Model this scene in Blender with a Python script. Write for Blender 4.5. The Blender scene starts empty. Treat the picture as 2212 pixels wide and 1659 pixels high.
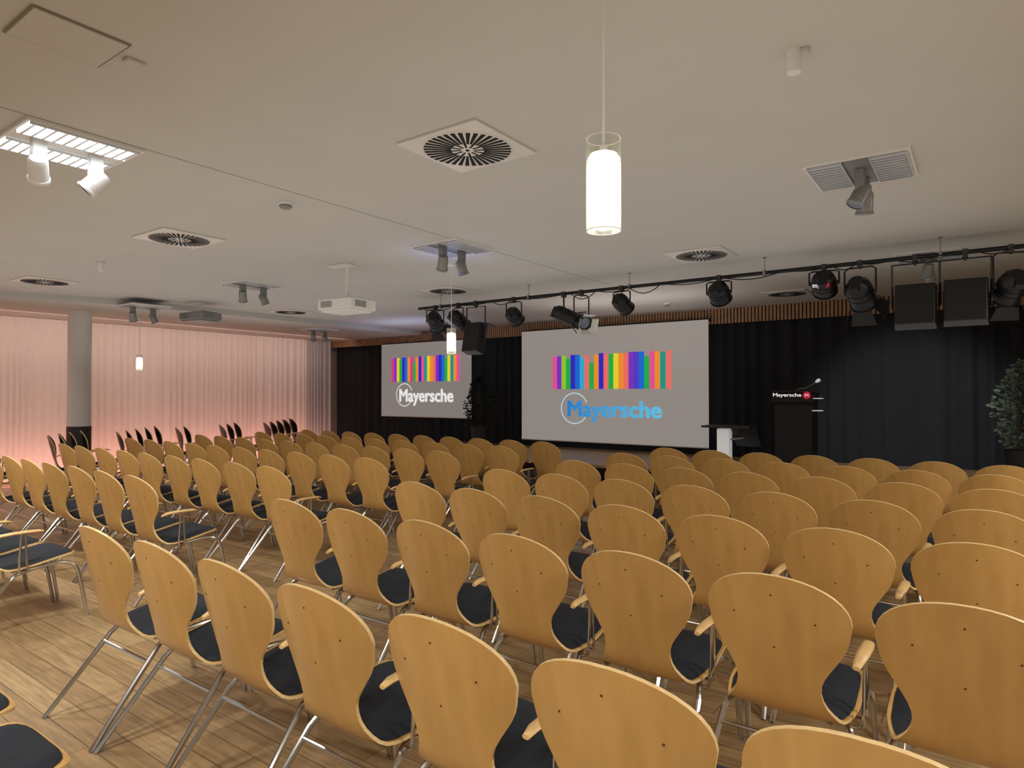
import bpy, math, random
from mathutils import Vector, Matrix
random.seed(7)
S = bpy.context.scene
C = S.collection
S.view_settings.view_transform = 'Standard'
S.view_settings.look = 'None'
PI = math.pi

# ------------------------------------------------------------------ camera
CAMZ = 1.60
YAW = math.radians(35.7)
PITCH = math.radians(0.83)
FPX = 1410.0
cd = bpy.data.cameras.new('camera')
cam = bpy.data.objects.new('camera', cd)
C.objects.link(cam)
cam.location = (0, 0, CAMZ)
cam.rotation_euler = (PI/2 + PITCH, 0, YAW)
cd.sensor_width = 36
cd.lens = 36*FPX/2212
cd.clip_start = 0.02
S.camera = cam
_R = cam.rotation_euler.to_matrix()

def ray(px, py):
    return _R @ Vector(((px-1106)/FPX, (829.5-py)/FPX, -1))
def at_z(px, py, z):
    d = ray(px, py); t = (z-CAMZ)/d.z
    return Vector((d.x*t, d.y*t, z))
def at_y(px, py, y):
    d = ray(px, py); t = y/d.y
    return Vector((d.x*t, y, CAMZ+d.z*t))

CEIL = CAMZ+1.48
SOFF = CEIL-0.09
STG = 0.50

# ------------------------------------------------------------------ materials
def lin(c):
    c = c/255
    return c/12.92 if c <= .04045 else ((c+.055)/1.055)**2.4
def rgb(r, g, b): return (lin(r), lin(g), lin(b), 1)

def mat(name, col, rough=.5, metal=0, emit=None, es=0, var=0.06, scale=6, stretch=(1, 1, 1), bump=0, coat=0, rnd=0):
    m = bpy.data.materials.new(name); m.use_nodes = True
    nt = m.node_tree; b = nt.nodes['Principled BSDF']
    b.inputs['Roughness'].default_value = rough
    b.inputs['Metallic'].default_value = metal
    if coat:
        b.inputs['Coat Weight'].default_value = coat
        b.inputs['Coat Roughness'].default_value = .22
    tc = nt.nodes.new('ShaderNodeTexCoord'); mp = nt.nodes.new('ShaderNodeMapping')
    mp.inputs['Scale'].default_value = stretch
    nt.links.new(tc.outputs['Object'], mp.inputs['Vector'])
    nz = nt.nodes.new('ShaderNodeTexNoise'); nz.inputs['Scale'].default_value = scale
    nz.inputs['Detail'].default_value = 4
    nt.links.new(mp.outputs['Vector'], nz.inputs['Vector'])
    rp = nt.nodes.new('ShaderNodeValToRGB')
    rp.color_ramp.elements[0].position = .3; rp.color_ramp.elements[1].position = .7
    rp.color_ramp.elements[0].color = tuple(c*(1-var) for c in col[:3])+(1,)
    rp.color_ramp.elements[1].color = tuple(min(1, c*(1+var)) for c in col[:3])+(1,)
    nt.links.new(nz.outputs['Fac'], rp.inputs['Fac'])
    last = rp.outputs['Color']
    if rnd:
        oi = nt.nodes.new('ShaderNodeObjectInfo')
        mr = nt.nodes.new('ShaderNodeMapRange')
        mr.inputs['To Min'].default_value = 1-rnd; mr.inputs['To Max'].default_value = 1+rnd
        nt.links.new(oi.outputs['Random'], mr.inputs['Value'])
        hs = nt.nodes.new('ShaderNodeHueSaturation')
        nt.links.new(mr.outputs['Result'], hs.inputs['Value'])
        nt.links.new(last, hs.inputs['Color']); last = hs.outputs['Color']
    nt.links.new(last, b.inputs['Base Color'])
    if bump:
        bp = nt.nodes.new('ShaderNodeBump'); bp.inputs['Strength'].default_value = bump
        nt.links.new(nz.outputs['Fac'], bp.inputs['Height'])
        nt.links.new(bp.outputs['Normal'], b.inputs['Normal'])
    if emit:
        b.inputs['Emission Color'].default_value = emit
        b.inputs['Emission Strength'].default_value = es
    return m

def glass_mat():
    m = bpy.data.materials.new('clear_glass'); m.use_nodes = True
    nt = m.node_tree; nt.nodes.clear()
    o = nt.nodes.new('ShaderNodeOutputMaterial'); mx = nt.nodes.new('ShaderNodeMixShader')
    lw = nt.nodes.new('ShaderNodeLayerWeight'); lw.inputs['Blend'].default_value = .35
    mr = nt.nodes.new('ShaderNodeMapRange'); mr.inputs['To Min'].default_value = .04; mr.inputs['To Max'].default_value = .6
    t = nt.nodes.new('ShaderNodeBsdfTransparent'); t.inputs['Color'].default_value = (.97, .98, .96, 1)
    g = nt.nodes.new('ShaderNodeBsdfGlossy'); g.inputs['Roughness'].default_value = .12
    g.inputs['Color'].default_value = (.95, .95, .9, 1)
    d = nt.nodes.new('ShaderNodeBsdfDiffuse'); d.inputs['Color'].default_value = (.85, .85, .8, 1)
    m2 = nt.nodes.new('ShaderNodeMixShader'); m2.inputs[0].default_value = .4
    nt.links.new(g.outputs[0], m2.inputs[1]); nt.links.new(d.outputs[0], m2.inputs[2])
    nt.links.new(lw.outputs['Facing'], mr.inputs['Value']); nt.links.new(mr.outputs[0], mx.inputs[0])
    nt.links.new(t.outputs[0], mx.inputs[1]); nt.links.new(m2.outputs[0], mx.inputs[2])
    nt.links.new(mx.outputs[0], o.inputs[0])
    return m

def lamp_mat():
    m = bpy.data.materials.new('frosted_lit_glass'); m.use_nodes = True
    nt = m.node_tree; b = nt.nodes['Principled BSDF']
    tc = nt.nodes.new('ShaderNodeTexCoord'); sp = nt.nodes.new('ShaderNodeSeparateXYZ')
    nt.links.new(tc.outputs['Generated'], sp.inputs[0])
    mr = nt.nodes.new('ShaderNodeMapRange')
    mr.inputs['From Min'].default_value = .55; mr.inputs['From Max'].default_value = 1.0
    mr.inputs['To Min'].default_value = 26; mr.inputs['To Max'].default_value = .55
    nt.links.new(sp.outputs['Z'], mr.inputs['Value'])
    b.inputs['Base Color'].default_value = (.9, .9, .82, 1)
    b.inputs['Emission Color'].default_value = (1, .93, .74, 1)
    nt.links.new(mr.outputs['Result'], b.inputs['Emission Strength'])
    return m

def floor_mat():
    m = bpy.data.materials.new('wood_laminate_floor'); m.use_nodes = True
    nt = m.node_tree; b = nt.nodes['Principled BSDF']
    tc = nt.nodes.new('ShaderNodeTexCoord')
    br = nt.nodes.new('ShaderNodeTexBrick')
    br.inputs['Color1'].default_value = rgb(190, 162, 120); br.inputs['Color2'].default_value = rgb(160, 133, 95)
    br.inputs['Mortar'].default_value = rgb(108, 87, 60)
    br.inputs['Scale'].default_value = 1; br.inputs['Mortar Size'].default_value = .0025
    br.inputs['Brick Width'].default_value = 1.1; br.inputs['Row Height'].default_value = .13
    br.offset = .37
    nt.links.new(tc.outputs['Object'], br.inputs['Vector'])
    mp = nt.nodes.new('ShaderNodeMapping'); mp.inputs['Scale'].default_value = (1.3, 14, 1)
    nt.links.new(tc.outputs['Object'], mp.inputs['Vector'])
    nz = nt.nodes.new('ShaderNodeTexNoise'); nz.inputs['Scale'].default_value = 3; nz.inputs['Detail'].default_value = 6
    nt.links.new(mp.outputs['Vector'], nz.inputs['Vector'])
    rp = nt.nodes.new('ShaderNodeValToRGB')
    rp.color_ramp.elements[0].position = .3; rp.color_ramp.elements[0].color = (.5, .5, .5, 1)
    rp.color_ramp.elements[1].position = .7; rp.color_ramp.elements[1].color = (1.15, 1.1, 1.05, 1)
    nt.links.new(nz.outputs['Fac'], rp.inputs['Fac'])
    mx = nt.nodes.new('ShaderNodeMixRGB'); mx.blend_type = 'MULTIPLY'; mx.inputs[0].default_value = .75
    nt.links.new(br.outputs['Color'], mx.inputs[1]); nt.links.new(rp.outputs['Color'], mx.inputs[2])
    nt.links.new(mx.outputs[0], b.inputs['Base Color'])
    b.inputs['Roughness'].default_value = .4
    return m

def emis(name, col, s=.9, base=.3):
    return mat(name, tuple(c*base for c in col[:3])+(1,), .8, 0, col, s, var=.02)

def grad_emis(name, c1, c2, s=1):
    m = bpy.data.materials.new(name); m.use_nodes = True
    nt = m.node_tree; b = nt.nodes['Principled BSDF']
    tc = nt.nodes.new('ShaderNodeTexCoord'); sp = nt.nodes.new('ShaderNodeSeparateXYZ')
    nt.links.new(tc.outputs['Generated'], sp.inputs[0])
    rp = nt.nodes.new('ShaderNodeValToRGB')
    rp.color_ramp.elements[0].color = c1; rp.color_ramp.elements[1].color = c2
    nt.links.new(sp.outputs['X'], rp.inputs['Fac'])
    b.inputs['Base Color'].default_value = (.05, .05, .05, 1)
    nt.links.new(rp.outputs['Color'], b.inputs['Emission Color'])
    b.inputs['Emission Strength'].default_value = s
    return m

M = {}
M['wood'] = mat('chair_plywood', rgb(208, 163, 96), .34, var=.08, scale=2.0, stretch=(8, 8, 1.0), coat=.3, rnd=.07)
M['edge'] = mat('plywood_edge', rgb(240, 208, 150), .4, var=.08, scale=60)
M['armwood'] = mat('armrest_wood', rgb(230, 192, 130), .4, var=.08, scale=20)
M['navy'] = mat('navy_seat_fabric', rgb(32, 38, 48), .95, var=.25, scale=160, bump=.15)
M['chrome'] = mat('chrome', (.62, .62, .62, 1), .18, 1, var=.03)
M['screw'] = mat('dark_screw', rgb(110, 80, 44), .5, .4)
M['darkshell'] = mat('black_stained_plywood', rgb(30, 27, 28), .45, var=.1)
M['brownshell'] = mat('dark_brown_plywood', rgb(48, 36, 34), .45, var=.1)  # plain darker brown than the other chair shells
M['floor'] = floor_mat()
M['ceil'] = mat('ceiling_paint', rgb(202, 200, 194), .9, var=.02, scale=1.5)
M['seam'] = mat('ceiling_joint', rgb(140, 133, 122), .9)
M['plate'] = mat('vent_metal', rgb(222, 218, 211), .4, .15, var=.03)
M['slot'] = mat('vent_gap', rgb(10, 10, 10), .9)
M['white'] = mat('white_plastic', rgb(230, 228, 224), .45, var=.02)
M['grey'] = mat('grey_metal', rgb(140, 140, 138), .4, .3)
M['lgrey'] = mat('brushed_louvre_metal', rgb(215, 217, 220), .35, .3)
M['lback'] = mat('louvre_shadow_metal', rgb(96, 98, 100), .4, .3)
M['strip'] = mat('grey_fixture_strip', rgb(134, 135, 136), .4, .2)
M['dark'] = mat('dark_metal', rgb(58, 58, 58), .5, .3)
M['blk'] = mat('black_fixture_paint', rgb(18, 18, 19), .4, .2)
M['blkdoor'] = mat('black_barn_door', rgb(14, 14, 15), .5, .1)
M['lens'] = mat('lens_glass', rgb(120, 128, 140), .08, .4)
M['drape'] = mat('black_stage_drape', rgb(26, 28, 33), .9, var=.15, scale=30)
M['sheer'] = mat('white_sheer_curtain', rgb(238, 226, 219), .9, var=.04, scale=20, stretch=(1, 4, .3))
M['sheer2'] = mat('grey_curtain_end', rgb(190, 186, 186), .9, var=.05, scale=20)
M['fascia'] = mat('wood_fascia_slats', rgb(162, 126, 94), .6, var=.2, scale=8)
M['fback'] = mat('fascia_backing', rgb(46, 34, 24), .8)
M['stage'] = mat('stage_floor_wood', rgb(156, 126, 94), .45, var=.2, scale=3, stretch=(1.2, 12, 1))
M['colw'] = mat('column_paint', rgb(226, 222, 218), .85, var=.02)
M['cold'] = mat('column_dark_base', rgb(48, 46, 50), .7)
M['wallp'] = mat('wall_paint', rgb(190, 182, 170), .9, var=.02)
M['screen'] = mat('projection_screen', rgb(118, 113, 109), .9, 0, rgb(178, 169, 163), .52, var=.01)
M['screen2'] = mat('projection_screen_dim', rgb(110, 105, 102), .9, 0, rgb(160, 152, 147), .52, var=.01)
M['lamp'] = lamp_mat()
M['glass'] = glass_mat()
M['lit'] = mat('lit_louvre_tube', (.9, .95, 1, 1), .5, 0, (.86, .95, 1, 1), 14)
M['leafd'] = mat('unlit_leaf', rgb(34, 40, 32), .6, var=.35, scale=14)  # the left tree's unlit look is put into this darker colour
M['leaf'] = mat('grey_green_leaf', rgb(104, 120, 102), .55, var=.35, scale=14)
M['bark'] = mat('bark', rgb(64, 50, 38), .9)
M['pot'] = mat('dark_planter', rgb(34, 32, 34), .5)
M['lect'] = mat('black_lectern_laminate', rgb(12, 13, 15), .6)
M['red'] = emis('red_badge', rgb(205, 30, 62), .6)
M['wtext'] = emis('white_lettering', rgb(238, 238, 238), .85)
M['bright'] = mat('glowing_white_laminate', rgb(236, 238, 236), .4, 0, (1, 1, 1, 1), .25)  # faint glow added so these white parts look lit; none is a lamp
M['cable'] = mat('black_rubber_cable', rgb(18, 18, 18), .6)

# ------------------------------------------------------------------ mesh builder
class MB:
    def __init__(s): s.v = []; s.f = []; s.m = []
    def add(s, vs, fs, mi=0, T=None):
        o = len(s.v)
        s.v += [tuple(T @ Vector(p)) if T else tuple(p) for p in vs]
        for f in fs:
            s.f.append([i+o for i in f]); s.m.append(mi)
        return s
    def box(s, c, d, mi=0, T=None):
        x, y, z = c; a, b, e = d[0]/2, d[1]/2, d[2]/2
        vs = [(x+i*a, y+j*b, z+k*e) for i in (-1, 1) for j in (-1, 1) for k in (-1, 1)]
        return s.add(vs, [(0, 1, 3, 2), (4, 6, 7, 5), (0, 4, 5, 1), (2, 3, 7, 6), (0, 2, 6, 4), (1, 5, 7, 3)], mi, T)
    def tube(s, pts, r, n=8, mi=0, T=None):
        P = [Vector(p) for p in pts]; vs = []; fs = []
        up = None
        for i, p in enumerate(P):
            t = (P[min(i+1, len(P)-1)]-P[max(i-1, 0)]).normalized()
            if up is None:
                up = t.orthogonal().normalized()
            else:
                up = (up - t*up.dot(t)).normalized()
            w = t.cross(up)
            for k in range(n):
                a = 2*PI*k/n
                vs.append(p+(up*math.cos(a)+w*math.sin(a))*r)
        for i in range(len(P)-1):
            for k in range(n):
                k2 = (k+1) % n
                fs.append((i*n+k, i*n+k2, (i+1)*n+k2, (i+1)*n+k))
        fs.append(tuple(range(n))[::-1]); fs.append(tuple((len(P)-1)*n+k for k in range(n)))
        return s.add(vs, fs, mi, T)
    def lathe(s, prof, n=24, mi=0, T=None):
        vs = []; fs = []
        for r, z in prof:
            for k in range(n):
                a = 2*PI*k/n
                vs.append((max(r, .0005)*math.cos(a), max(r, .0005)*math.sin(a), z))
        for i in range(len(prof)-1):
            for k in range(n):
                k2 = (k+1) % n
                fs.append((i*n+k, i*n+k2, (i+1)*n+k2, (i+1)*n+k))
        return s.add(vs, fs, mi, T)
    def build(s, name, mats, parent=None, smooth=True, loc=None, bevel=0):
        me = bpy.data.meshes.new(name)
        me.from_pydata(s.v, [], s.f)
        if not isinstance(mats, (list, tuple)): mats = [mats]
        for m in mats: me.materials.append(m)
        me.polygons.foreach_set('material_index', s.m)
        if smooth:
            me.polygons.foreach_set('use_smooth', [True]*len(s.f))
            me.set_sharp_from_angle(angle=math.radians(38))
        me.update()
        o = bpy.data.objects.new(name, me); C.objects.link(o)
        if parent: o.parent = parent
        if loc: o.location = loc
        if bevel:
            bv = o.modifiers.new('bevel', 'BEVEL'); bv.width = bevel; bv.segments = 2
            bv.limit_method = 'ANGLE'
        return o

def tag(o, label, cat, group=None):
    o['label'] = label; o['category'] = cat
    if group: o['group'] = group
    return o
def thing(name, label, cat, loc=(0, 0, 0), rz=0, group=None):
    o = bpy.data.objects.new(name, None); C.objects.link(o)
    o.empty_display_size = .1
    o.location = loc; o.rotation_euler = (0, 0, rz)
    return tag(o, label, cat, group)
def struct(o):
    o['kind'] = 'structure'; return o
def dup(o, parent=None):
    c = o.copy(); C.objects.link(c)
    if parent: c.parent = parent
    for ch in list(o.children):
        dup(ch, c)
    return c
ORD = ['zeroth', 'first', 'second', 'third', 'fourth', 'fifth', 'sixth', 'seventh', 'eighth', 'ninth', 'tenth', 'eleventh']

# ------------------------------------------------------------------ room shell
X0, X1, Y0, Y1 = -14.4, 5.0, -4.0, 11.9
def fl(name, c, d, m):
    b = MB(); b.box(c, d); return struct(b.build(name, m, smooth=False))
fl('floor', ((X0+X1)/2, (Y0+Y1)/2, -.05), (X1-X0, Y1-Y0, .1), M['floor'])
fl('ceiling', ((X0+X1)/2, (Y0+Y1)/2, CEIL+.05), (X1-X0, Y1-Y0, .1), M['ceil'])
fl('wall_left', (X0-.05, (Y0+Y1)/2, CEIL/2), (.1, Y1-Y0, CEIL), M['wallp'])
fl('wall_front', ((X0+X1)/2, Y1+.05, CEIL/2), (X1-X0, .1, CEIL), M['wallp'])
fl('wall_right', (X1+.05, (Y0+Y1)/2, CEIL/2), (.1, Y1-Y0, CEIL), M['wallp'])
fl('trim_1', (-4.1, 2.0, CEIL-.0005), (.006, 12, .002), M['seam'])
# lowered curved soffit along the window side
b = MB()
edge = []
for (x, y) in [(-12.3, -4), (-12.2, 0), (-11.9, 2.4), (-11.5, 3.5), (-11.1, 4.3), (-10.9, 5.2), (-10.8, 6.4), (-10.8, 11.34)]:
    edge.append((x, y))
n = len(edge)
vs = [(x, y, SOFF) for x, y in edge]+[(x, y, CEIL) for x, y in edge]+[(X0, y, SOFF) for x, y in edge]
fs = []
for i in range(n-1):
    fs.append((i, i+1, n+i+1, n+i)); fs.append((i, 2*n+i, 2*n+i+1, i+1))
b.add(vs, fs)
struct(b.build('trim_2', M['ceil'], smooth=False))
# slatted fascia over the stage
b = MB(); FH = .26; FZ = CEIL-FH/2-.001
b.box(((X0+X1)/2, 11.42, FZ), (X1-X0, .06, FH), 1)
x = X0+.02
while x < X1:
    b.box((x, 11.375, FZ), (.038, .035, FH), 0); x += .058
struct(b.build('trim_3', [M['fascia'], M['fback']], smooth=False))
# stage platform
b = MB()
b.box((-2.35, 10.2, STG-.02), (14.5, 2.6, .04), 0)
b.box((-2.35, 10.22, (STG-.04)/2), (14.4, 2.52, STG-.04), 1)
tag(b.build('stage_platform', [M['stage'], M['blk']], smooth=False), 'low wooden stage platform below the large screen', 'stage')

# ------------------------------------------------------------------ curtains
def curtain(name, m, p0, p1, z0, z1, lam, amp, label, cat='curtain'):
    p0 = Vector(p0); p1 = Vector(p1); L = (p1-p0).length
    t = (p1-p0).normalized(); nn = Vector((-t.y, t.x))
    cols = int(L/lam*8)
    vs = []; ph = 0; zs = [z0, z0+(z1-z0)*.5, z1]
    for i in range(cols+1):
        u = i/cols
        ph += 2*PI/8*(1+.35*math.sin(i*.13)+.25*math.sin(i*.041+1))
        a = amp*(.7+.3*math.sin(i*.07))
        off = a*math.sin(ph)+.3*a*math.sin(2.3*ph+1)
        for k, z in enumerate(zs):
            q = p0+t*(L*u)+nn*(off*(1.15-.3*k/2))
            vs.append((q.x, q.y, z))
    fs = []
    for i in range(cols):
        for k in range(2):
            a = i*3+k
            fs.append((a, a+3, a+4, a+1))
    b = MB(); b.add(vs, fs)
    o = b.build(name, m)
    o.data.set_sharp_from_angle(angle=PI)
    return tag(o, label, cat)
CX = -14.1
curtain('sheer_curtain', M['sheer'], (CX, -1), (CX, 5.28), .02, SOFF-.005, .14, .024, 'pale pink-lit sheer curtain to the left of the round white column')
curtain('sheer_curtain', M['sheer'], (CX, 5.3), (CX, 10.55), .02, SOFF-.005, .14, .024, 'wide pale pink-lit sheer curtain to the right of the round column')
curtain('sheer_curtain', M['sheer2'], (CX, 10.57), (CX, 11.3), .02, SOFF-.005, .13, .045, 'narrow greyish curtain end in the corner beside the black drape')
DT = CEIL-.24
curtain('stage_drape', M['drape'], (-14.2, 11.6), (-8.75, 11.6), .02, DT, .3, .045, 'black stage drape hanging behind the smaller screen')
curtain('stage_drape', M['drape'], (-8.73, 11.6), (-3.9, 11.6), .02, DT, .3, .045, 'black stage drape hanging behind the large screen')
curtain('stage_drape', M['drape'], (-3.88, 11.6), (4.9, 11.6), .02, DT, .3, .05, 'black pleated stage drape hanging behind the lectern')

# ------------------------------------------------------------------ column
colp = (-12.45, 4.72)
ct = thing('round_column', 'round white column with dark lower part in front of the sheer curtain', 'column', (colp[0], colp[1], 0))
b = MB(); b.lathe([(.175, 1.04), (.175, SOFF)], 40); b.build('shaft', M['colw'], ct)
b = MB(); b.lathe([(.18, 0), (.18, 1.04), (.174, 1.045)], 40); b.build('column_base', M['cold'], ct)

# ------------------------------------------------------------------ chair
KS = 1.067
SP = [(-.125, .90), (-.104, .80), (-.080, .70), (-.054, .60), (-.030, .515), (-.006, .445), (.036, .397), (.09, .382), (.20, .394), (.32, .416), (.41, .429), (.465, .422)]
def cr(p0, p1, p2, p3, t):
    return .5*((2*p1)+(-p0+p2)*t+(2*p0-5*p1+4*p2-p3)*t*t+(-p0+3*p1-3*p2+p3)*t**3)
def dense(P, k=20):
    out = []
    Q = [tuple(2*a-b_ for a, b_ in zip(P[0], P[1]))]+list(P)+[tuple(2*a-b_ for a, b_ in zip(P[-1], P[-2]))]
    for i in range(len(P)-1):
        for j in range(k):
            out.append(tuple(cr(Q[i][c], Q[i+1][c], Q[i+2][c], Q[i+3][c], j/k) for c in range(len(P[0]))))
    out.append(P[-1]); return out
DS = dense(SP)
ARC = [0]
for i in range(1, len(DS)):
    ARC.append(ARC[-1]+math.hypot(DS[i][0]-DS[i-1][0], DS[i][1]-DS[i-1][1]))
LEN = ARC[-1]
def spine(s):
    s = min(max(s, 0), LEN-1e-6)
    for i in range(1, len(ARC)):
        if ARC[i] >= s:
            f = (s-ARC[i-1])/(ARC[i]-ARC[i-1])
            y = DS[i-1][0]+(DS[i][0]-DS[i-1][0])*f; z = DS[i-1][1]+(DS[i][1]-DS[i-1][1])*f
            a = DS[max(i-3, 0)]; c = DS[min(i+2, len(DS)-1)]
            ty, tz = c[0]-a[0], c[1]-a[1]; l = math.hypot(ty, tz)
            return y, z, -tz/l, ty/l
WK = dense([(.17, .234), (.26, .212), (.37, .144), (.445, .142), (.55, .192), (.68, .222), (.80, .222), (LEN-.09, .217)], 12)
def width(s):
    if s < .17: return .234*math.sqrt(max(0, 1-((.17-s)/.17)**2))
    if s > LEN-.09:
        q = min(1, (s-(LEN-.09))/.09)
        return .217*max(0, 1-q**3.2)**(1/3.2)
    for i in range(1, len(WK)):
        if WK[i][0] >= s:
            f = (s-WK[i-1][0])/(WK[i][0]-WK[i-1][0])
            return WK[i-1][1]+(WK[i][1]-WK[i-1][1])*f
    return .217
def curvc(s):
    if s < .32: return .05
    if s > .52: return .012
    return .05+(.012-.05)*(s-.32)/.2
def surf(x, s, h):
    y, z, ny, nz = spine(s)
    k = curvc(s)*(x/.2275)**2+h
    return (x, y+ny*k, z+nz*k)
SS = [.17*(1-math.cos(.1+(PI/2-.1)*i/9)) for i in range(10)]
SS += [.17+(LEN-.09-.17)*i/26 for i in range(1, 27)]
SS += [LEN-.09+.09*math.sin(PI/2*i/7*.985) for i in range(1, 8)]
NC = 12
def shell_mb():
    b = MB(); vs = []
    R = len(SS); W = NC+1
    for side in (0, -.011):
        for s in SS:
            w = width(s)
            for j in range(W):
                vs.append(surf(w*(2*j/NC-1), s, side))
    F = []; E = []
    N = R*W
    for i in range(R-1):
        for j in range(NC):
            a = i*W+j
            F.append((a, a+W, a+W+1, a+1)); F.append((N+a, N+a+1, N+a+W+1, N+a+W))
    for i in range(R-1):
        for j in (0, NC):
            a = i*W+j; q = (a, a+W, N+a+W, N+a)
            E.append(q if j == NC else q[::-1])
    for i in (0, R-1):
        for j in range(NC):
            a = i*W+j; q = (a, a+1, N+a+1, N+a)
            E.append(q if i == 0 else q[::-1])
    b.add(vs, F+E)
    b.m = [0]*len(F)+[1]*len(E)
    return b
def pad_mb():
    b = MB(); vs = []
    sa, sb = .52, LEN-.012
    ss = [sa+(sb-sa)*(1-math.cos(PI*i/22))/2 for i in range(23)]
    W = NC+1
    for top in (1, 0):
        for s in ss:
            q = (s-sa)/(sb-sa)
            e = max(0, 1-abs(2*q-1)**5)
            w = max(.02, min(width(s)-.012, .21*max(.02, (1-abs(2*q-1)**6))**.35))
            for j in range(W):
                a = 2*j/NC-1
                hh = .003+top*.026*max(0, 1-a**6)**.6*e**.6
                vs.append(surf(w*a, s, hh))
    R = len(ss); N = R*W; fs = []
    for i in range(R-1):
        for j in range(NC):
            a = i*W+j
            fs.append((a, a+W, a+W+1, a+1)); fs.append((N+a, N+a+1, N+a+W+1, N+a+W))
    for i in range(R-1):
        for j in (0, NC):
            a = i*W+j; fs.append((a, a+W, N+a+W, N+a))
    for i in (0, R-1):
        for j in range(NC):
            a = i*W+j; fs.append((a, a+1, N+a+1, N+a))
    return b.add(vs, fs)

def smooth_path(P, k=5): return dense([tuple(p) for p in P], k)
def make_chair(shellmats, screws=True):
    t = thing('plywood_chair', 'chair', 'chair')
    sh = shell_mb().build('shell', shellmats, t)
    pad_mb().build('seat_pad', M['navy'], t)
    for s in (-1, 1):
        b = MB(); b.tube(smooth_path([(s*.14, .10, .362), (s*.18, .20, .372), (s*.214, .34, .388), (s*.230, .418, .36), (s*.236, .45, .28), (s*.244, .50, .0)]), .0115)
        b.build('leg', M['chrome'], t)
        b = MB(); b.tube(smooth_path([(s*.15, .28, .376), (s*.17, .20, .364), (s*.202, .105, .352), (s*.216, .065, .322)])+[(s*.246, -.205, 0)], .0115)
        b.build('leg', M['chrome'], t)
    b = MB(); b.tube([(-.222, .035, .29), (.222, .035, .29)], .008)
    b.tube([(-.18, .19, .362), (.18, .19, .362)], .009)
    b.build('frame_rail', M['chrome'], t)
    # one armrest on the right
    b = MB()
    prof = [(.0, .012, .607), (.03, .018, .618), (.09, .021, .623), (.17, .022, .623), (.23, .019, .620), (.255, .010, .615)]
    vs = []; n = 10
    for (y, w, z) in prof:
        for k in range(n):
            a = 2*PI*k/n
            vs.append((.240+w*math.cos(a)+.010*math.sin(y*9), y-.015, z+.0105*math.sin(a)*min(1, w/.018)))
    fs = [(i*n+k, i*n+(k+1) % n, (i+1)*n+(k+1) % n, (i+1)*n+k) for i in range(len(prof)-1) for k in range(n)]
    fs += [tuple(range(n))[::-1], tuple((len(prof)-1)*n+k for k in range(n))]
    b.add(vs, fs)
    ar = b.build('armrest', M['armwood'], t)
    b = MB(); b.tube(smooth_path([(.20, .12, .355), (.236, .115, .365), (.246, .11, .42), (.248, .12, .615)]), .007)
    b.tube(smooth_path([(.20, .18, .365), (.236, .165, .375), (.248, .15, .43), (.25, .14, .615)]), .007)
    b.build('arm_post', M['chrome'], ar)
    if screws:
        for (x, s_) in ((0, .07), (-.13, .16), (.13, .16), (0, .26)):
            p = Vector(surf(x, s_, -.011)); y, z, ny, nz = spine(s_)
            b = MB(); nv = Vector((0, ny, nz))
            b.tube([p+nv*.002, p-nv*.0012], .0034, 8)
            b.build('screw', M['screw'], sh)
    for o in t.children_recursive:
        o.data.transform(Matrix.Scale(KS, 4))
    return t

near = make_chair([M['wood'], M['edge']])
far = make_chair([M['wood'], M['edge']], False)
used = {'near': False, 'far': False}
def place(kind, X, Ytop, label, group, rz=0, z=0, proto=None):
    src = near if kind == 'near' else far
    if not used[kind]:
        o = src; used[kind] = True
    else:
        o = dup(src)
    o.location = (X, Ytop+.133, z)
    o.rotation_euler = (0, 0, rz)
    return tag(o, label, 'chair', group)

ROWY = [0, 1.38, 2.42, 3.43, 4.45, 5.45, 6.42, 7.32]
CL = [0, -3.50, -3.44, -3.37, -3.32, -3.20, -3.15, -3.03]
CS = [0, .553, .565, .558, .555, .545, .54, .535]
LR = [0, -5.50, -5.42, -5.15, -5.02, -4.93, -4.82, -4.76]
LN = [0, 3, 7, 9, 10, 10, 10, 10]
rowname = ['', 'nearest row', 'second nearest row', 'third nearest row', 'fourth nearest row', 'third row from the stage', 'second row from the stage', 'front row at the stage']
for i in range(1, 8):
    for k in range(7):
        place('near' if i <= 4 else 'far', CL[i]+CS[i]*k+random.uniform(-.004, .004), ROWY[i]+random.uniform(-.012, .012),
              'oval-backed plywood chair, %s from the aisle, %s, right seating block' % (ORD[k+1], rowname[i]),
              'plywood chairs in the right seating block', random.uniform(-.012, .012))
    for k in range(LN[i]):
        place('near' if i <= 2 else 'far', LR[i]-.556*k+random.uniform(-.004, .004), ROWY[i]+random.uniform(-.012, .012),
              'oval-backed plywood chair, %s from the aisle, %s, left seating block' % (ORD[k+1], rowname[i]),
              'plywood chairs in the left seating block', random.uniform(-.012, .012))
place('near', -2.50, .25, 'chair cut off by bottom left corner, dark seat in view', 'chairs cut off at bottom left')
place('near', -3.06, .28, 'chair cut off by left edge, only a sliver of dark seat showing', 'chairs cut off at bottom left')

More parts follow.
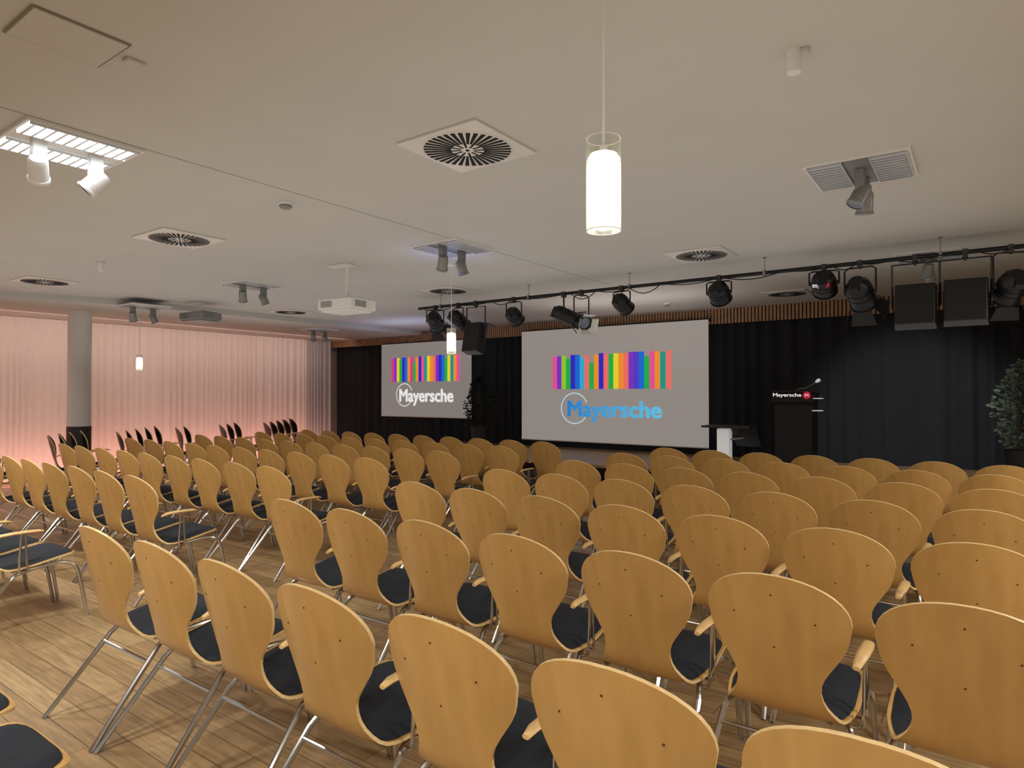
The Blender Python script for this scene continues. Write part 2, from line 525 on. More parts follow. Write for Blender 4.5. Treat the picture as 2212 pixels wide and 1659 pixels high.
# stacked chairs near the curtain
dk = make_chair([M['darkshell'], M['armwood']], False)
bk = make_chair([M['brownshell'], M['armwood']], False)
fst = {'dark': True, 'brown': True}
stacks = [(-11.45, 2.95, 2, 'dark', 'at the far left edge'),
          (-11.6, 3.98, 4, 'dark', 'beside the column base'),
          (-11.8, 5.05, 5, 'dark', 'to the right of the column'),
          (-12.3, 6.3, 2, 'dark', 'before the middle of the pink curtain'),
          (-12.6, 7.35, 3, 'brown', 'third from the curtain corner'),
          (-12.8, 8.5, 5, 'brown', 'nearest to the curtain corner')]
for (x, y, n, kd, where) in stacks:
    src = dk if kd == 'dark' else bk
    for k in range(n):
        o = src if fst[kd] else dup(src); fst[kd] = False
        a = -.36
        o.location = (x-math.sin(a)*.14*k, y+.133+math.cos(a)*.14*k, .02*k)
        o.rotation_euler = (0, 0, a)
        pos = 'bottom' if k == 0 else ('top' if k == n-1 else ORD[k+1]+' from bottom')
        tag(o, '%s chair, %s in the stack %s' % ('black-backed' if kd == 'dark' else 'dark brown-backed', pos, where), 'chair', 'stacked chairs by the curtain')

# ------------------------------------------------------------------ ceiling fittings
def vent_mesh():
    b = MB(); b.box((0, 0, -.007), (.6, .6, .014)); b.lathe([(.272, -.014), (.272, -.0175), (.266, -.019), (0, -.019)], 48)
    s = MB()
    n = 36
    for k in range(n):
        a = 2*PI*k/n
        T = Matrix.Rotation(a, 4, 'Z')
        r0 = .04 if k % 3 == 0 else .10
        w0 = .005 if k % 3 == 0 else .0065; w1 = .0135
        s.add([(r0, -w0, -.0205), (.262, -w1, -.0205), (.262, w1, -.0205), (r0, w0, -.0205), (r0, -w0, -.0185), (.262, -w1, -.0185), (.262, w1, -.0185), (r0, w0, -.0185)],
              [(3, 2, 1, 0), (4, 5, 6, 7), (0, 1, 5, 4), (1, 2, 6, 5), (2, 3, 7, 6), (3, 0, 4, 7)], 0, T)
    s.lathe([(.012, -.0195), (.012, -.022), (0, -.022)], 12)
    return b, s
vp = None
vents = [(1010, 318, CEIL, 'large square swirl ceiling vent left of the bright hanging lamp'),
         (388, 514, CEIL, 'square swirl ceiling vent below the round smoke detector at left'),
         (97, 607, CEIL, 'distant flat swirl ceiling vent at the far left edge'),
         (1515, 549, CEIL, 'square swirl ceiling vent above the stage light bar'),
         (968, 627, CEIL, 'swirl ceiling vent with a bluish sheen above the middle hanging lamp'),
         (628, 673, CEIL, 'small swirl ceiling vent below the white projector'),
         (1700, 633, CEIL, 'swirl ceiling vent between light bar and wooden fascia')]
for (px, py, z, lab) in vents:
    if vp is None:
        t = thing('ceiling_vent', lab, 'air vent', (0, 0, 0), 0, 'swirl ceiling vents'); vp = t
        b, s = vent_mesh(); b.build('face_plate', M['plate'], t, bevel=.003); s.build('swirl_slots', M['slot'], t)
    else:
        t = tag(dup(vp), lab, 'air vent', 'swirl ceiling vents')
    t.location = at_z(px, py, z)

def make_panel(lab, lit, dark_strip, loc, spots):
    t = thing('ceiling_light_panel', lab, 'ceiling light', loc, 0, 'louvred ceiling light panels')
    b = MB()
    for s in (-1, 1):
        b.box((s*.292, 0, -.009), (.016, .6, .018)); b.box((0, s*.292, -.009), (.568, .016, .018))
    b.build('frame', M['white'], t, smooth=False)
    for s in (-1, 1):
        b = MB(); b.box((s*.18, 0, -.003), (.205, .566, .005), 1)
        for k in range(11):
            b.box((s*.18, -.26+.052*k, -.019), (.205, .014, .026), 0, None)
        for e in (-1, 1):
            b.box((s*.18+e*.100, 0, -.019), (.006, .566, .028), 0)
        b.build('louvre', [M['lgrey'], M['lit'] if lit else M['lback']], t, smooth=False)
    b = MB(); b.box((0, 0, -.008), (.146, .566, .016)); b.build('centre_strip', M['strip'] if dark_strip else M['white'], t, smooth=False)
    for (y, yw, tilt) in spots:
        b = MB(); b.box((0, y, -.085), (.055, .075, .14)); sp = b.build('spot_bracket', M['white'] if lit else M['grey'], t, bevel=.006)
        T = Matrix.Translation((0, y, -.18)) @ Matrix.Rotation(yw, 4, 'Z') @ Matrix.Rotation(tilt, 4, 'X')
        b = MB(); b.lathe([(0, .075), (.04, .07), (.05, .05), (.052, -.06), (.058, -.065), (.058, -.08), (.05, -.08)], 24, 0, T)
        b.build('spot_head', M['white'] if lit else M['grey'], sp)
        b = MB(); b.lathe([(.05, -.076), (.025, -.070), (0, -.068)], 24, 0, T); b.build('lens', M['lens'] if not lit else M['dark'], sp)
    return t
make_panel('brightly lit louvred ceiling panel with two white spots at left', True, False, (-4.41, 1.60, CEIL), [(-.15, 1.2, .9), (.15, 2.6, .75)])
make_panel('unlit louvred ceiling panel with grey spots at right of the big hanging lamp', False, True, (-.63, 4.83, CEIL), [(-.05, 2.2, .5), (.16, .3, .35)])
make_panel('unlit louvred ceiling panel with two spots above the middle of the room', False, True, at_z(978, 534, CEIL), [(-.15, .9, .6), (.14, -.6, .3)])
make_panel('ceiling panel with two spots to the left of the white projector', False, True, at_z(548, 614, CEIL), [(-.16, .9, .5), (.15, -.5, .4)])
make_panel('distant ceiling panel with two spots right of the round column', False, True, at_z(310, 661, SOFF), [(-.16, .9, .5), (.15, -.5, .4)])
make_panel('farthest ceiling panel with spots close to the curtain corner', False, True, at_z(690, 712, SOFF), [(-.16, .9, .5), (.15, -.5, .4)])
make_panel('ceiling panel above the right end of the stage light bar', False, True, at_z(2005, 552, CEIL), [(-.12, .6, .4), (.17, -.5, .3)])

def detector(px, py, lab, z=CEIL):
    p = at_z(px, py, z)
    t = thing('smoke_detector', lab, 'smoke detector', p)
    b = MB(); b.lathe([(.06, 0), (.06, -.018), (.05, -.024)], 28); b.build('base', M['white'], t)
    b = MB(); b.lathe([(.05, -.022), (.048, -.04), (.036, -.05), (0, -.052)], 28); b.build('cover', M['grey'], t)
detector(617, 437, 'round white smoke detector left of the large ceiling vent')
detector(1441, 655, 'tiny smoke detector on the ceiling above the large screen')
p = at_z(1715, 110, CEIL)
t = thing('ceiling_sensor', 'short white cylinder fixed to the ceiling at upper right', 'sensor', p)
b = MB(); b.lathe([(.03, 0), (.03, -.095), (.027, -.098), (0, -.098)], 24); b.build('housing', M['white'], t)
b = MB(); b.box((.035, .005, -.012), (.05, .035, .024)); b.build('mounting_foot', M['ceil'], t, bevel=.004)
p = at_z(218, 566, CEIL)
t = thing('ceiling_sensor', 'small white peg on the ceiling above the round column', 'sensor', p)
b = MB(); b.lathe([(.03, 0), (.03, -.1), (0, -.1)], 20); b.build('housing', M['white'], t)
b = MB(); b.lathe([(.045, 0), (.045, -.01), (.03, -.012)], 20); b.build('flange', M['ceil'], t)
t = thing('access_panel', 'faint square access panel in the ceiling at top left corner', 'hatch', (-3.07, 1.11, CEIL))
b = MB(); b.box((0, 0, -.006), (.3, .34, .012)); b.build('hatch_lid', M['ceil'], t, bevel=.003)
b = MB()
for s in (-1, 1):
    b.box((s*.154, 0, -.004), (.008, .356, .008)); b.box((0, s*.174, -.004), (.3, .008, .008))
b.build('rim', M['seam'], t, smooth=False)
p = at_z(290, 132, CEIL)
t = thing('ceiling_cover', 'small rectangular cover on the ceiling next to the access panel', 'cover', p)
b = MB(); b.box((0, 0, -.008), (.05, .08, .016)); b.build('cover_plate', M['ceil'], t, bevel=.004)

# ------------------------------------------------------------------ pendant lamps
def pendant(x, y, zb, ztop, lab):
    t = thing('pendant_lamp', lab, 'hanging lamp', (x, y, zb), 0, 'glass cylinder hanging lamps')
    b = MB(); b.lathe([(.053, 0), (.053, .285), (.0505, .285), (.0505, 0), (.053, 0)], 40); b.build('glass_cylinder', M['glass'], t)
    b = MB(); b.lathe([(.0535, .0), (.0538, .0015), (.0535, .003), (.0502, .0015), (.0535, 0)], 40); b.lathe([(.0535, .283), (.0538, .2845), (.0535, .286), (.0502, .2845), (.0535, .283)], 40); b.build('glass_rim', M['white'], t)
    b = MB(); b.lathe([(0, .036), (.02, .032), (.040, .046), (.046, .06), (.046, .225), (.042, .236), (.02, .24), (0, .24)], 32); b.build('diffuser', M['lamp'], t)
    b = MB(); b.lathe([(.012, .24), (.012, .26), (.005, .27), (0, .27)], 20)
    for k in range(3):
        a = 2*PI*k/3
        b.tube([(.04*math.cos(a), .04*math.sin(a), .215), (.058*math.cos(a), .058*math.sin(a), .215)], .005)
    b.build('socket', M['white'], t)
    b = MB(); b.tube([(0, 0, .26), (0.001, 0, (ztop-zb)*.6), (0, 0, ztop-zb)], .0035); b.build('cord', M['white'], t)
    b = MB(); b.lathe([(.05, ztop-zb), (.05, ztop-zb-.02), (.01, ztop-zb-.03), (0, ztop-zb-.03)], 24); b.build('ceiling_rose', M['white'], t)
q = ray(1304, 500); pendant(q.x*2.0, q.y*2.0, CAMZ+q.z*2.0, CEIL, 'large bright glass cylinder lamp hanging close to the camera')
q = ray(975, 764); pendant(q.x*7.45, q.y*7.45, CAMZ+q.z*7.45, CEIL, 'middle glass cylinder lamp hanging before the smaller screen')
q = ray(301, 800); pendant(q.x*12, q.y*12, CAMZ+q.z*12, SOFF, 'farthest glass cylinder lamp hanging before the pink curtain')

# ------------------------------------------------------------------ projectors
def projector(p, drop, lab, bodymat, rz):
    t = thing('ceiling_projector', lab, 'projector', p, rz, 'projectors hanging from the ceiling')
    b = MB()
    T = Matrix.Translation((0, 0, -drop-.1))
    b.box((0, 0, 0), (.52, .40, .12), 0, T); b.box((0, .02, .065), (.44, .3, .02), 0, T); b.box((0, -.01, -.07), (.46, .34, .03), 0, T)
    bd = b.build('body', bodymat, t, bevel=.02)
    b = MB()
    for k in range(7): b.box((-.2+.025*k, -.202, 0), (.012, .006, .07), 0, T)
    for k in range(6): b.box((.262, -.13+.03*k, 0), (.006, .016, .07), 0, T)
    b.build('vent_grille', M['grey'], bd, smooth=False)
    b = MB(); b.lathe([(.0, .0), (.05, .0), (.055, .05), (.045, .055), (0, .05)], 24, 0, T @ Matrix.Translation((.12, .195, 0)) @ Matrix.Rotation(-PI/2, 4, 'X'))
    b.build('lens', M['lens'], bd)
    b = MB(); b.tube([(0, 0, -.005), (0, 0, -drop)], .022, 14); b.box((0, 0, -drop-.01), (.2, .2, .02)); b.build('mount_pole', M['white'], t)
    b = MB(); b.box((-.06, -.03, -.012), (.3, .12, .024)); b.build('ceiling_plate', M['white'], t, bevel=.005)
    b = MB(); b.tube(smooth_path([(-.1, .0, -.02), (-.09, -.03, -drop*.5), (-.13, -.05, -drop-.04)]), .005); b.build('signal_cable', M['white'], t)
projector(at_z(750, 572, CEIL), .37, 'white projector hanging on a pole near the middle of the room', M['white'], .1)
projector(Vector((-10.35, 5.68, CEIL)), .13, 'grey projector hanging in front of the pink curtain', M['grey'], PI/2*.1)

# ------------------------------------------------------------------ text helper
def text_obj(name, body, m, parent, xl, xr, zb, zt, y, bold=.02, flip=False):
    cu = bpy.data.curves.new('txt', 'FONT'); cu.body = body; cu.size = 1; cu.resolution_u = 4
    o = bpy.data.objects.new('txt', cu); C.objects.link(o)
    bpy.context.view_layer.update()
    dg = bpy.context.evaluated_depsgraph_get()
    m0 = bpy.data.meshes.new_from_object(o.evaluated_get(dg))
    bpy.data.objects.remove(o)
    base = [(v.co.x, v.co.y) for v in m0.vertices]; polys = [list(p.vertices) for p in m0.polygons]
    vs = []; fs = []
    for (dx, dy) in ((-bold, 0), (bold, 0), (0, 0), (-bold*.5, bold*.6), (bold*.5, bold*.6), (-bold*.5, -bold*.6), (bold*.5, -bold*.6)):
        o0 = len(vs)
        vs += [(x+dx, y_+dy) for x, y_ in base]; fs += [[i+o0 for i in p] for p in polys]
    a = min(v[0] for v in vs); c = max(v[0] for v in vs); d = min(v[1] for v in vs); e = max(v[1] for v in vs)
    V = []
    for i, (x, y_) in enumerate(vs):
        u = (x-a)/(c-a); w = (y_-d)/(e-d)
        if flip: u = 1-u; w = 1-w
        V.append((xl+(xr-xl)*u, y-.0001*(i//len(base)), zb+(zt-zb)*w))
    me = bpy.data.meshes.new(name); me.from_pydata(V, [], fs); me.materials.append(m)
    ob = bpy.data.objects.new(name, me); C.objects.link(ob); ob.parent = parent
    return ob

# ------------------------------------------------------------------ screens
pal = {'p': (228, 84, 150), 'v': (122, 52, 190), 'y': (238, 210, 50), 'g': (36, 172, 76), 'n': (48, 40, 190), 'b': (26, 106, 210),
       'c': (50, 170, 215), 'o': (240, 144, 48), 's': (240, 112, 100), 'l': (146, 202, 48), 't': (26, 150, 140), 'm': (215, 56, 140), 'i': (80, 60, 200)}
BM = {k: emis('book_stripe_'+k, rgb(*v), .85, .2) for k, v in pal.items()}
BMK = list(BM)
def screen(lab, Y, pts, m, seq, bars, txt, ring, tm, rm, name='projection_screen'):
    (a, b_, c, d) = pts   # left-top, left-bottom, right-top, right-bottom pixels
    P = [at_y(px, py, Y) for px, py in pts]
    xl = (P[0].x+P[1].x)/2; xr = (P[2].x+P[3].x)/2; zt = (P[0].z+P[2].z)/2; zb = (P[1].z+P[3].z)/2
    t = thing(name, lab, 'projection screen', ((xl+xr)/2, Y, zb))
    ox, oz = (xl+xr)/2, zb
    mb = MB(); mb.box((0, .006, (zt-zb)/2), (xr-xl, .008, zt-zb)); mb.build('screen_surface', m, t, smooth=False)
    mb = MB(); mb.tube([(-(xr-xl)/2, .004, 0), ((xr-xl)/2, .004, 0)], .012, 10); mb.build('bottom_bar', M['white'], t)
    mb = MB(); mb.box((0, .05, zt-zb+.0), ((xr-xl)+.02, .08, .05)); mb.build('roller_case', M['blk'], t, bevel=.01)
    (bx0, bx1, bt, bb) = bars
    X0b = at_y(bx0, 800, Y).x-ox; X1b = at_y(bx1, 800, Y).x-ox
    mid = (bx0+bx1)/2
    zt_ = at_y(mid, bt, Y).z-oz; zb_ = at_y(mid, bb, Y).z-oz
    mb = MB(); w = (X1b-X0b)/len(seq)
    for i, (k, h) in enumerate(seq):
        x0 = X0b+w*i; hh = (zt_-zb_)*h
        mb.box((x0+w/2, -.002, zb_+hh/2), (w*1.0, .006, hh), BMK.index(k))
    mb.build('logo_books', [BM[k] for k in BMK], t, smooth=False)
    (tx0, tx1, tt, tb) = txt
    text_obj('logo_lettering', 'Mayersche', tm, t, at_y(tx0, 800, Y).x-ox, at_y(tx1, 800, Y).x-ox, at_y((tx0+tx1)/2, tb, Y).z-oz, at_y((tx0+tx1)/2, tt, Y).z-oz, -.0078, .038)
    (rx, ry, rr) = ring
    cpt = at_y(rx, ry, Y); R_ = abs(at_y(rx, ry+rr, Y).z-cpt.z)
    mb = MB(); vs = []; n = 64
    for k in range(n+1):
        an = math.radians(22+ (360-50)*k/n)
        for r_ in (R_, R_*.93): vs.append((cpt.x-ox+r_*math.cos(an), -.0065, cpt.z-oz+r_*math.sin(an)))
    mb.add(vs, [(2*k, 2*k+1, 2*k+3, 2*k+2) for k in range(n)])
    mb.build('logo_ring', rm, t)
seq1 = [('p', .95), ('v', .96), ('l', .97), ('g', .88), ('n', .98), ('b', .98), ('c', .9), ('s', .96), ('g', .74), ('o', .97), ('n', 1), ('s', .98), ('g', .97), ('y', .98), ('o', .98), ('s', .98), ('v', 1), ('i', 1), ('b', 1), ('g', .87), ('p', 1), ('o', .99), ('t', .98), ('s', 1)]
seq2 = [('m', .95), ('v', .96), ('y', .95), ('g', .88), ('n', .96), ('b', .96), ('o', .96), ('m', .97), ('g', .74), ('o', .96), ('n', .98), ('p', .97), ('t', .97), ('y', .98), ('o', .97), ('s', .97), ('v', .99), ('n', 1), ('b', .99), ('g', .88), ('y', .98), ('t', .97), ('o', .98), ('p', 1)]
tm1 = grad_emis('blue_lettering', rgb(14, 122, 200), rgb(90, 190, 226), .95)
screen('large projection screen with colourful book stripes and blue lettering', 11.2, [(1127, 717), (1127, 948), (1530, 690), (1531, 968)], M['screen'], seq1,
       (1194, 1450, 762, 840), (1226, 1430, 866, 913), (1241, 882, 34), tm1, emis('pale_ring', rgb(190, 220, 232), .8))
screen('smaller projection screen with white lettering near the curtain corner', 11.3, [(825, 743), (823, 897), (1018, 735), (1018, 905)], M['screen2'], seq2,
       (846, 993, 768, 824), (863, 980, 840, 877), (874, 853, 25), M['wtext'], M['wtext'])

# ------------------------------------------------------------------ stage light bar
BY, BZ = 7.35, CEIL-.17
bx_l = at_y(905, 668, BY).x
t = thing('lighting_bar', 'long black stage lighting bar hanging from the ceiling', 'light bar', (0, BY, BZ))
b = MB(); b.tube([(bx_l, 0, 0), (2.6, 0, 0)], .021, 12); b.build('pipe', M['blk'], t)
for x in (-6.6, -5.0, -3.5, -1.9, -.3, 1.6):
    b = MB(); b.tube([(x, 0, 0), (x, 0, CEIL-BZ)], .0045, 8); b.box((x, 0, CEIL-BZ-.004), (.035, .035, .008)); b.box((x, 0, .0), (.025, .06, .06))
    b.build('hanger', M['grey'], t)
def spotlight(px, py, r, L, yaw, pitch, lab, doors=False, white=False, label_txt=None):
    X = at_y(px, py, BY).x; z = at_y(px, py, BY).z
    dz = z-BZ
    if dz > -(r+.05): dz = -(r+.05)
    t = thing('stage_spotlight', lab, 'stage light', (X, BY, BZ), 0, 'spotlights on the stage light bar')
    Tz = Matrix.Translation((0, 0, dz)) @ Matrix.Rotation(yaw, 4, 'Z')
    T = Tz @ Matrix.Rotation(pitch, 4, 'X') @ Matrix.Rotation(-PI/2, 4, 'X')
    b = MB()
    b.lathe([(0, -L*.5), (r*.55, -L*.5), (r*.62, -L*.42), (r*.9, -L*.34), (r, -L*.2), (r, -L*.1), (r*1.04, -L*.1), (r*1.04, -L*.05), (r, -L*.05), (r, L*.1), (r*1.04, L*.1), (r*1.04, L*.15), (r, L*.15), (r, L*.46), (r*1.08, L*.46), (r*1.08, L*.5), (r*.92, L*.5), (r*.9, L*.42)], 28, 0, T)
    b.box((0, r*.5, -L*.38), (r*.7, r*.9, L*.22), 0, T)
    bd = b.build('housing', M['blk'], t)
    b = MB(); b.lathe([(r*.9, L*.43), (r*.5, L*.455), (0, L*.465)], 24, 0, T); b.build('lens', M['lens'], bd)
    w = r+.025; h = -dz-.045
    b = MB(); b.tube([(-w, 0, -.01), (-w, 0, h*.9), (-w*.75, 0, h), (w*.75, 0, h), (w, 0, h*.9), (w, 0, -.01)], .009, 8, 0, Tz)
    for s in (-1, 1): b.lathe([(0, 0), (.022, 0), (.022, .02), (0, .02)], 14, 0, Tz @ Matrix.Translation((s*(w-.01)-.01, 0, 0)) @ Matrix.Rotation(PI/2, 4, 'Y'))
    b.build('yoke', M['blk'], t)
    b = MB(); b.box((0, 0, -.012), (.045, .06, .075)); b.tube([(0, 0, -.06), (0, 0, .0)], .01, 8); b.build('clamp', M['dark'], t)
    if doors:
        for k in range(4):
            Tk = T @ Matrix.Rotation(k*PI/2, 4, 'Z') @ Matrix.Translation((r*1.0, 0, L*.5)) @ Matrix.Rotation(.5, 4, 'Y')
            b = MB(); a, c = r*.75, r*1.0; hh = r*1.15
            b.add([(0, -a, 0), (0, a, 0), (0, c, hh), (0, -c, hh), (.004, -a, 0), (.004, a, 0), (.004, c, hh), (.004, -c, hh)],
                  [(0, 1, 2, 3), (7, 6, 5, 4), (0, 4, 5, 1), (1, 5, 6, 2), (2, 6, 7, 3), (3, 7, 4, 0)], 0, Tk)
            b.build('barn_door', M['white'] if white else M['blkdoor'], bd, smooth=False)
    if label_txt:
        o = text_obj('sticker_lettering', label_txt, M['wtext'], bd, -.09, .02, -.022, .022, 0, .01, flip=True)
        o.location = (0, -r*1.06, dz-.045)
        mb = MB(); mb.lathe([(.022, 0), (.022, .002), (0, .002)], 18, 0, Matrix.Translation((.05, -r*1.06, dz-.04)) @ Matrix.Rotation(PI/2, 4, 'X'))
        mb.build('sticker_badge', M['red'], bd)
    return t
def flood(px, py, w, h, tilt, lab, yaw=0):
    X = at_y(px, py, BY).x; z = at_y(px, py, BY).z; dz = z-BZ
    t = thing('stage_floodlight', lab, 'stage light', (X, BY, BZ), 0, 'box floodlights on the stage light bar')
    Tz = Matrix.Translation((0, 0, dz)) @ Matrix.Rotation(yaw, 4, 'Z'); T = Tz @ Matrix.Rotation(tilt, 4, 'X')
    b = MB(); d = .12
    b.add([(-w/2, .04, -h/2), (w/2, .04, -h/2), (w/2, .04, h/2), (-w/2, .04, h/2), (-w*.47, -d, -h*.46), (w*.47, -d, -h*.46), (w*.47, -d, h*.46), (-w*.47, -d, h*.46)],
          [(0, 1, 2, 3), (7, 6, 5, 4), (0, 4, 5, 1), (1, 5, 6, 2), (2, 6, 7, 3), (3, 7, 4, 0)], 0, T)
    bd = b.build('housing', M['blk'], t, smooth=False, bevel=.008)
    b = MB(); b.box((0, .043, 0), (w*.9, .006, h*.9), 0, T); b.build('front_glass', M['lens'], bd, smooth=False)
    b = MB(); b.box((0, .13, h/2+.02), (w, .18, .004), 0, T); b.build('barn_door', M['blkdoor'], bd, smooth=False)
    k = w/2+.02; top = max(-dz-.06, h/2+.03)
    b = MB(); b.tube([(-k, 0, 0), (-k, 0, top), (k, 0, top), (k, 0, 0)], .010, 8, 0, Tz); b.build('yoke', M['blk'], t)
    b = MB(); b.box((0, 0, -.012), (.045, .06, .08)); b.tube([(0, 0, -.08), (0, 0, 0)], .011, 8); b.build('clamp', M['dark'], t)
R = math.radians
spotlight(940, 694, .11, .34, R(25), R(-30), 'black spotlight at the left end of the stage light bar', True)
spotlight(990, 690, .10, .32, R(-15), R(-35), 'black spotlight beside the leftmost box floodlight', False)
flood(1028, 732, .30, .46, R(-12), 'black box floodlight near the left end of the light bar')
spotlight(1110, 682, .105, .23, R(0), R(-35), 'round black spotlight hanging left of the large screen', False)
spotlight(1218, 680, .095, .32, R(-60), R(-25), 'black spotlight pointing sideways above the large screen', True)
spotlight(1256, 694, .085, .22, R(-120), R(-20), 'black spotlight with open white-lined flaps above the large screen', True, True)
spotlight(1343, 655, .10, .26, R(-10), R(-30), 'black spotlight above the right half of the large screen', False)
spotlight(1553, 632, .115, .22, R(0), R(-40), 'wide round black spotlight just right of the large screen', False)
spotlight(1780, 612, .115, .25, R(5), R(-30), 'black spotlight with an upside-down white and red sticker', False, False, 'arisa')
spotlight(1858, 632, .12, .34, R(-10), R(-38), 'large black spotlight with barn doors above the lectern', True)
flood(1978, 664, .35, .43, R(-12), 'large black box floodlight left of its twin at right')
flood(2086, 654, .35, .43, R(-10), 'large black box floodlight right of its twin at right')
spotlight(2185, 618, .115, .32, R(20), R(-30), 'black spotlight at the right edge of the picture', True)
def cable(pxs, lab, sag):
    P = []
    xs = [at_y(px, 640, BY).x for px in pxs]
    for i in range(len(xs)-1):
        for k in range(6):
            f = k/6
            P.append((xs[i]+(xs[i+1]-xs[i])*f, BY-.035-.01*math.sin(6*f), BZ-.01-sag*math.sin(PI*f)*(1 if i % 2 == 0 else .4)))
    P.append((xs[-1], BY-.035, BZ-.01))
    b = MB(); b.tube(P, .006, 6); tag(b.build('power_cable', M['cable']), lab, 'cable', 'cables draped along the light bar')
cable([915, 985, 1065, 1110, 1225], 'black cable sagging along the left part of the light bar', .06)
cable([1235, 1290, 1360, 1430, 1553], 'black cable sagging along the middle of the light bar', .09)
cable([1560, 1690, 1800, 1850, 1925], 'black cable sagging between the sticker spotlight and its neighbour', .05)
cable([1930, 2030, 2110, 2190, 2300], 'black cable sagging above the big box floodlights', .04)

# ------------------------------------------------------------------ stage furniture
lp = at_y(1719, 900, 10.0)
t = thing('lectern', 'black lectern with white lettering, red badge and gooseneck microphone', 'lectern', (lp.x, 10.0, STG))
b = MB(); b.box((0, 0, .03), (.56, .5, .06)); b.box((0, .02, .5), (.50, .4, .9)); bd = b.build('body', M['lect'], t, bevel=.01)
b = MB(); b.box((0, -.22, 1.06), (.54, .02, .17)); b.build('front_panel', M['lect'], t, bevel=.004)
b = MB(); b.box((0, .0, 1.1), (.56, .46, .03), 0, Matrix.Rotation(.0, 4, 'X')); b.box((0, .02, 1.02), (.52, .4, .14)); b.build('reading_top', M['lect'], t, bevel=.006)
text_obj('lettering', 'Mayersche', M['wtext'], t, -.255, .125, 1.04, 1.105, -.2315, .02)
b = MB(); b.lathe([(.052, 0), (.052, .003), (0, .003)], 28, 0, Matrix.Translation((.195, -.2305, 1.075)) @ Matrix.Rotation(PI/2, 4, 'X')); bg = b.build('badge', M['red'], t)
text_obj('badge_letter', 'M', M['wtext'], bg, .173, .217, 1.056, 1.094, -.235, .005)
b = MB(); b.tube(smooth_path([(-.02, -.05, 1.115), (.05, -.06, 1.16), (.16, -.08, 1.18), (.25, -.09, 1.23), (.30, -.1, 1.265)]), .007); mc = b.build('gooseneck', M['grey'], t)
b = MB(); b.lathe([(0, -.03), (.014, -.03), (.024, 0), (.024, .03), (0, .045)], 16, 0, Matrix.Translation((.31, -.1, 1.275)) @ Matrix.Rotation(1.0, 4, 'Y')); b.build('microphone_head', M['bright'], mc)
for z in (1.03, .86):
    b = MB(); b.box((.31, -.1, z), (.12, .16, .012)); b.build('side_shelf', M['bright'], t, bevel=.003)

dp = at_y(1568, 950, 9.7)
t = thing('presenter_desk', 'white pedestal desk with dark slanted monitor beside the large screen', 'desk', (dp.x, 9.7, STG))
b = MB(); b.box((-.02, 0, .30), (.18, .16, .56)); b.box((0, 0, .015), (.34, .34, .03)); b.build('pedestal', M['bright'], t, bevel=.008)
b = MB(); b.box((.05, 0, .612), (.70, .42, .03)); b.build('desk_top', M['dark'], t, bevel=.006)
Tm = Matrix.Translation((.31, -.02, .47)) @ Matrix.Rotation(-.35, 4, 'Z') @ Matrix.Rotation(.45, 4, 'X')
b = MB(); b.box((0, 0, 0), (.44, .035, .30), 0, Tm); mo = b.build('monitor', M['blk'], t, bevel=.005)
b = MB(); b.tube([(.05, 0, .42), (.30, .0, .46)], .016, 10); b.build('monitor_arm', M['grey'], t)

def plant(x, y, z, h, r, pot_h, leafm, lab, n):
    t = thing('potted_tree', lab, 'plant', (x, y, z))
    b = MB(); b.lathe([(.0, 0), (.15, 0), (.19, pot_h), (.175, pot_h), (.17, pot_h-.04), (0, pot_h-.04)], 28); b.build('planter', M['pot'], t)
    b = MB(); b.tube(smooth_path([(0, 0, pot_h-.05), (.015, .01, pot_h+.2), (-.01, 0, pot_h+h*.6)]), .018)
    for k in range(7):
        a = k*2.4; zz = pot_h+.15+h*.08*k
        b.tube([(0, 0, zz), (r*.6*math.cos(a), r*.6*math.sin(a), zz+.18)], .007, 6)
    b.build('trunk', M['bark'], t)
    b = MB()
    for k in range(n):
        u = random.random(); f = random.random()**.45
        ang = random.uniform(0, 2*PI)
        prof = math.sin(PI*min(1, .08+.92*u)**.8)**.7 if u < 1 else 0
        rr = r*prof*f*(1+.15*math.sin(ang*3+u*9))
        p = Vector((rr*math.cos(ang), rr*math.sin(ang), pot_h+.03+h*u))
        d = Vector((math.cos(ang), math.sin(ang), random.uniform(-.5, .9))).normalized()
        d = (d+Vector((random.gauss(0, .4), random.gauss(0, .4), random.gauss(0, .4)))).normalized()
        sd = d.orthogonal().normalized(); sd = Matrix.Rotation(random.uniform(0, 6.28), 3, d) @ sd
        L = random.uniform(.05, .085); w = L*.24
        q = d.cross(sd)*.008
        b.add([p, p+d*L*.5+sd*w+q, p+d*L, p+d*L*.5-sd*w+q], [(0, 1, 2), (0, 2, 3)])
    b.build('foliage', leafm, t, smooth=False)
pp = at_y(1036, 900, 10.7)
plant(pp.x, 10.7, STG, 1.0, .28, .42, M['leafd'], 'dark potted tree standing between the two screens', 1500)
pp = at_y(2208, 900, 10.2)
plant(pp.x, 10.2, STG, 1.06, .29, .40, M['leaf'], 'grey-green potted tree at the right edge by the stage drape', 1000)

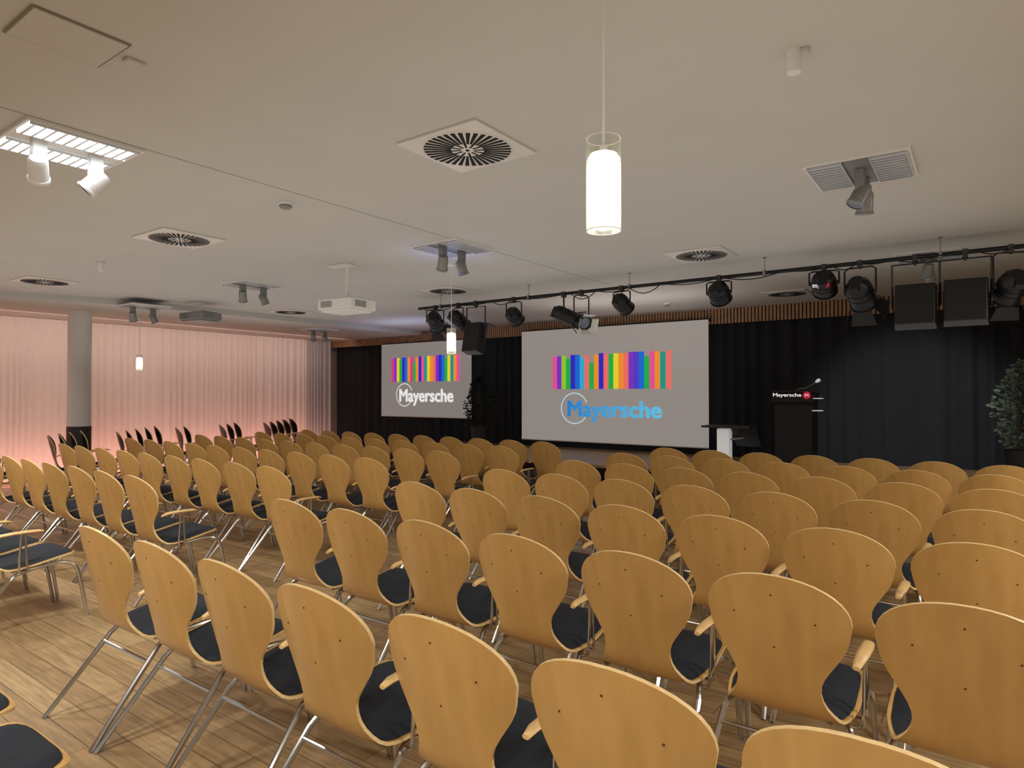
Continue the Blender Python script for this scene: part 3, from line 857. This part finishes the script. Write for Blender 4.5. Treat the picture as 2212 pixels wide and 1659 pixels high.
# ------------------------------------------------------------------ lights
def area(loc, direction, sx, sy, power, col=(1, 1, 1)):
    l = bpy.data.lights.new('area', 'AREA'); l.shape = 'RECTANGLE'; l.size = sx; l.size_y = sy
    l.energy = power; l.color = col
    o = bpy.data.objects.new('area_light', l); C.objects.link(o); o.location = loc
    o.rotation_euler = Vector(direction).to_track_quat('-Z', 'Y').to_euler()
    return o
def spot(loc, target, power, angle, col=(1, 1, 1), blend=.5, rad=.06):
    l = bpy.data.lights.new('spot', 'SPOT'); l.energy = power; l.spot_size = angle; l.spot_blend = blend; l.color = col
    l.shadow_soft_size = rad
    o = bpy.data.objects.new('spot_light', l); C.objects.link(o); o.location = loc
    o.rotation_euler = (Vector(target)-Vector(loc)).to_track_quat('-Z', 'Y').to_euler()
warm = (1, .96, .89)
for (x, y, p) in [(0.3, -1.2, 66), (-3.2, -.6, 74), (-7.5, 1.2, 84), (2.2, 2.4, 80), (2.0, 5.6, 65)]:
    area((x, y, CEIL-.02), (0, 0, -1), .6, .6, p, warm)
# the two lit spots of the bright ceiling panel
spot((-4.41, 1.42, CEIL-.29), (-4.9, .9, 0), 55, R(110), (1, .97, .92), .7, .05)
spot((-4.41, 1.78, CEIL-.29), (-4.5, 2.9, 0), 55, R(110), (1, .97, .92), .7, .05)
# unseen lamp added below the ceiling as upward fill
area((-5.5, 5.0, 2.0), (0, 0, 1), 12, 7, 96, (1, .98, .95))
# pink wash on the sheer curtain: floor strip, and added unseen top strip
area((-13.45, 5.3, .06), (-.88, 0, .47), 11.6, .15, 52, (1, .46, .38))
area((-13.1, 5.3, SOFF-.03), (-.66, 0, -.75), 11.6, .2, 44, (1, .74, .66))
# stage
spot((-.7, 7.5, 2.75), (-.9, 11.5, 1.1), 320, R(46), (.97, .98, 1), .7)
area((-4.5, 9.3, 2.0), (0, .2, 1), 2.5, .5, 12, (1, .9, .86))  # unseen lamp added to brighten the ceiling above the stage
area((-9.6, 9.6, 2.2), (0, .2, 1), 1.6, .5, 8, (.62, .66, 1))  # unseen bluish lamp added for the glow on the ceiling here
vb = at_z(968, 627, CEIL-.4)
area((vb.x, vb.y, CEIL-.35), (0, 0, 1), .3, .3, 1.0, (.3, .4, 1))  # small unseen blue lamp added to give one vent its sheen
W = bpy.data.worlds.new('world'); S.world = W; W.use_nodes = True
W.node_tree.nodes['Background'].inputs[0].default_value = (1, .97, .92, 1)
W.node_tree.nodes['Background'].inputs[1].default_value = .4
